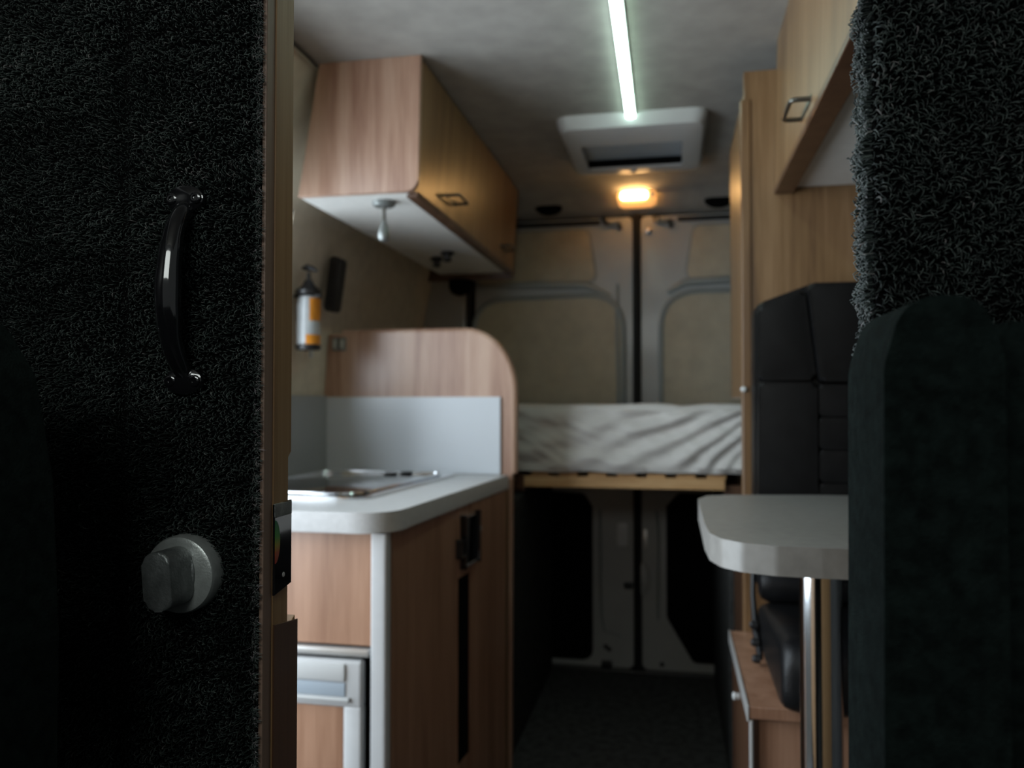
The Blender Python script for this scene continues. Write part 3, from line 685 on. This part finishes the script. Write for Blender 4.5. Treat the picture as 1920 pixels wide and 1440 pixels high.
# ------------------------------------------------------------------ shag covered sliding door at left
sd = thing('door_3', (-.66, .64, -.95), 'open cab partition door covered in black shag pile', 'door', kind='structure')
obj('core_panel', box(-1.06, -.352, .6215, .655, -.95, .80, .002), M['wood_edge'], sd)
obj('pile_backing', box(-1.06, -.341, .6175, .6215, -.95, .80, .001), M['backing'], sd)
obj('edge_strip', box(-.352, -.3375, .6195, .6345, -.95, .80, .001), M['wood_edge2'], sd)
prof = [(.6345, -.95), (.676, -.95), (.676, -.192), (.660, -.200), (.660, -.048), (.667, -.044), (.667, .80), (.6345, .80)]
obj('rear_edge_strip', prism(prof, 'x', -.352, -.3365, .0008), M['wood_edge'], sd)
obj('return_strip', prism([(.6345, -.95), (.6785, -.95), (.6785, -.196), (.6345, -.190)], 'x', -.3365, -.3350, .0004), M['wood_dark'], sd)

st = .00245
x, z = grid_points(-.70, -.3405, -.40, .42, st); n = x.size
groove = np.exp(-((x+.468)/.007)**2)
ang = field(x, z, 90, 3)*2.0+field(x, z, 16, 9)*2.0+rng.normal(0, .75, n)+np.where(x > -.42, -.5, -2.4)
T = np.stack([np.cos(ang), np.zeros(n), np.sin(ang)], 1)
P = np.stack([x, np.full(n, .6175)+groove*.001, z], 1); Nn = np.tile([0., -1., 0.], (n, 1))
bulge = .5+.5*field(x, z, 110, 21)
h = (rng.uniform(.0035, .0070, n)+.0015*bulge)*(1-.6*groove); l = rng.uniform(.0018, .0050, n)*(1-.3*groove)
pile('shag_pile', sd, P, Nn, T, h, l, rng.uniform(.00042, .00062, n), tones(x, z, n, 5)*(1-.45*groove))
# fringe of strands that spill over the wooden edge
ne = 2600; z = rng.uniform(-.40, .42, ne); keep = (field(z, z*0, 260, 4) > -.5); z = z[keep]; ne = z.size
P = np.stack([np.full(ne, -.3425)+rng.uniform(-.003, .001, ne), np.full(ne, .617), z], 1)
Nn = np.stack([np.full(ne, .25), np.full(ne, -.97), np.zeros(ne)], 1); a = rng.normal(0, 1.0, ne)
T = np.stack([np.cos(a)*.97, np.cos(a)*.25, np.sin(a)], 1)
pile('pile_fringe', sd, P, Nn, T, rng.uniform(.002, .005, ne), rng.uniform(.002, .0062, ne), rng.uniform(.0003, .00045, ne), np.clip(rng.beta(2, 2, ne)+.1, 0, 1))

# pull handle on the door
def smooth_path(P, Rr, n=5):
    out = []; rr = []
    for i in range(len(P)-1):
        a, b, c, d = (Vector(P[max(i-1, 0)]), Vector(P[i]), Vector(P[i+1]), Vector(P[min(i+2, len(P)-1)]))
        for j in range(n):
            t = j/n; out.append(.5*((2*b)+(c-a)*t+(2*a-5*b+4*c-d)*t*t+(3*b-a-3*c+d)*t**3)); q = t*t*(3-2*t); rr.append(Rr[i]*(1-q)+Rr[i+1]*q)
    return out+[Vector(P[-1])], rr+[Rr[-1]]
hp_, hr_ = smooth_path([(-.4068, .611, .1655), (-.4070, .6035, .158), (-.4078, .5960, .143), (-.4082, .5915, .122), (-.4085, .5895, .097), (-.4085, .5905, .072), (-.4082, .5945, .050), (-.4074, .6035, .034), (-.4068, .611, .0265)],
                      [.0085, .0085, .0088, .0100, .0112, .0106, .0090, .0088, .0088])
ph = tag(obj('pull_handle', tube(hp_, hr_, 28, flat=.85), M['gloss'], sd, True))
for zc in (.1735, .0185):
    pl = obj('mounting_plate', lathe((-.4068, .6165, zc), 'y', [(.0178, 0), (.0182, -.0050), (.0172, -.0078), (.0130, -.0096), (.004, -.0102)], 40, sy=.66), M['gloss'], ph, True)
    for dx in (-.0112, .0112):
        s_ = lathe((-.4068+dx, .6075, zc), 'y', [(.0052, .001), (.0050, -.0012), (.0036, -.0020), (.0020, -.0018), (.0018, -.0008)], 20)
        obj('screw', s_, M['gloss'], ph, True)
# thumb turn lock
tt = obj('thumb_turn', lathe((-.4045, .6165, -.1435), 'y', [(.0325, 0), (.0325, -.0120), (.0312, -.0152), (.0285, -.0165), (.010, -.0168)], 56), M['satin'], sd, True)
kb = rounded([(-.0125, -.0235), (.0125, -.0235), (.0125, .0235), (-.0125, .0235)], .0125, 8)
ca, sa = math.cos(.09), math.sin(.09)
kb = [(-.4020+p[0]*ca-p[1]*sa, -.1425+p[0]*sa+p[1]*ca) for p in kb]
obj('turn_knob', prism(kb, 'y', .5690, .6002, .0022, 3), M['satin_d'], tt, True)
obj('turn_collar', lathe((-.4035, .6003, -.1430), 'y', [(.0235, .001), (.0235, -.0020), (.0205, -.0032)], 40, sx=.66), M['satin_d'], tt, True)
# lock plate on the door edge
lk = obj('strike_plate', prism([(.6335, -.165), (.6645, -.160), (.6645, -.0865), (.6335, -.0875)], 'x', -.3368, -.3345, .0005), M['gloss'], sd)
obj('plate_lip', box(-.3368, -.3342, .6335, .6645, -.0990, -.0870, .0008), M['satin_d'], lk)
b = prism(arc(.6340, -.1195, .0085, .0185, -PI/2, PI/2, 16), 'x', -.3345, -.3342)
obj('rainbow_sticker', b, M['sticker'], lk)
obj('plate_screw', lathe((-.3345, .6495, -.1500), 'x', [(.0022, 0), (.0020, .0004)], 14), M['alu'], lk, True)

# ------------------------------------------------------------------ shag covered partition at right
rp = thing('partition', (.45, .58, -.95), 'fixed cab partition covered in black shag pile at right', 'partition')
obj('core_panel', box(.134, .80, .565, .60, -.95, .80, .003), M['wood_edge'], rp)
obj('pile_backing', box(.131, .80, .561, .565, -.95, .80, .001), M['backing'], rp)
obj('edge_backing', box(.130, .134, .563, .60, -.95, .80, .001), M['backing'], rp)
x, z = grid_points(.131, .33, -.15, .40, .0026); n = x.size
ang = field(x, z, 45, 33)*1.3+rng.normal(0, .9, n)-1.9
T = np.stack([np.cos(ang), np.zeros(n), np.sin(ang)], 1); P = np.stack([x, np.full(n, .561), z], 1); Nn = np.tile([0., -1., 0.], (n, 1))
h = rng.uniform(.0035, .0080, n)+.003*field(x, z, 120, 40); l = rng.uniform(.003, .0075, n)
pile('shag_pile', rp, P, Nn, T, np.abs(h)+.001, l, rng.uniform(.00045, .00070, n), tones(x, z, n, 15))
y, z = grid_points(.561, .592, -.15, .40, .0024); n = y.size
ang = rng.normal(-1.9, 1.0, n); T = np.stack([np.zeros(n), np.cos(ang), np.sin(ang)], 1)
P = np.stack([np.full(n, .130), y, z], 1); Nn = np.tile([-1., 0., 0.], (n, 1))
h = rng.uniform(.0035, .0075, n)+.0022*field(z, y*0, 150, 41)
pile('edge_pile', rp, P, Nn, T, np.abs(h)+.001, rng.uniform(.003, .0065, n), rng.uniform(.00045, .00065, n), np.clip(tones(y, z, n, 16)*1.1+.08, 0, 1))

# ------------------------------------------------------------------ cab seats
def cab_seat(lab, x0, x1, y0, y1, ztop, rad, fw, outline=None):
    xc = (x0+x1)/2
    s = thing('cab_seat', (xc, (y0+y1)/2, FLOOR), lab, 'seat', group='cab seats')
    o = prism(rounded([(x0, -.72), (x1, -.72), (x1-.002, ztop-.03), (x1-.012, ztop), (x0+.016, ztop), (x0+.006, ztop-.035)], [.02, .02, .03, rad, rad, .04], 12), 'y', y0, y1, min(.018, (y1-y0)*.4), 5)
    if outline: o.free(); o = prism(outline, 'y', y0, y1, .02, 5)
    obj('backrest', o, M['fabric'], s, True)
    c = prism(rounded([(x0-fw, -.86), (x1+fw, -.86), (x1+fw, -.70), (x0-fw, -.70)], .04, 5), 'y', y0-.40, y1+.015, .03, 4)
    obj('seat_cushion', c, M['fabric'], s, True)
    if not outline: obj('shade_wing', prism(rounded([(x1-.01, -.72), (x1+.20, -.72), (x1+.20, ztop-.02), (x1-.01, ztop-.01)], [.02, .02, .04, .02], 6), 'y', y0+.03, y1, .016, 4), M['fabric'], s, True)  # added dark wing stands for the shade on the pile here
    obj('seat_base', box(xc-.13, xc+.13, y0-.33, y1-.02, FLOOR, -.855, .01), M['black'], s)
    return s
cab_seat('dark fabric cab seat back in front of the right shag partition', .099, .163, .435, .520, .054, .03, .10)
cab_seat('near black cab seat back at the lower left edge', -.86, -.392, .38, .455, .085, .12, .0,
         rounded([(-.86, -.72), (-.392, -.72), (-.392, -.15), (-.398, -.05), (-.412, .018), (-.436, .052), (-.49, .072), (-.60, .078), (-.80, .07), (-.86, 0)], [.02, .02, .03, .03, .03, .03, .03, .03, .03, .03], 4))
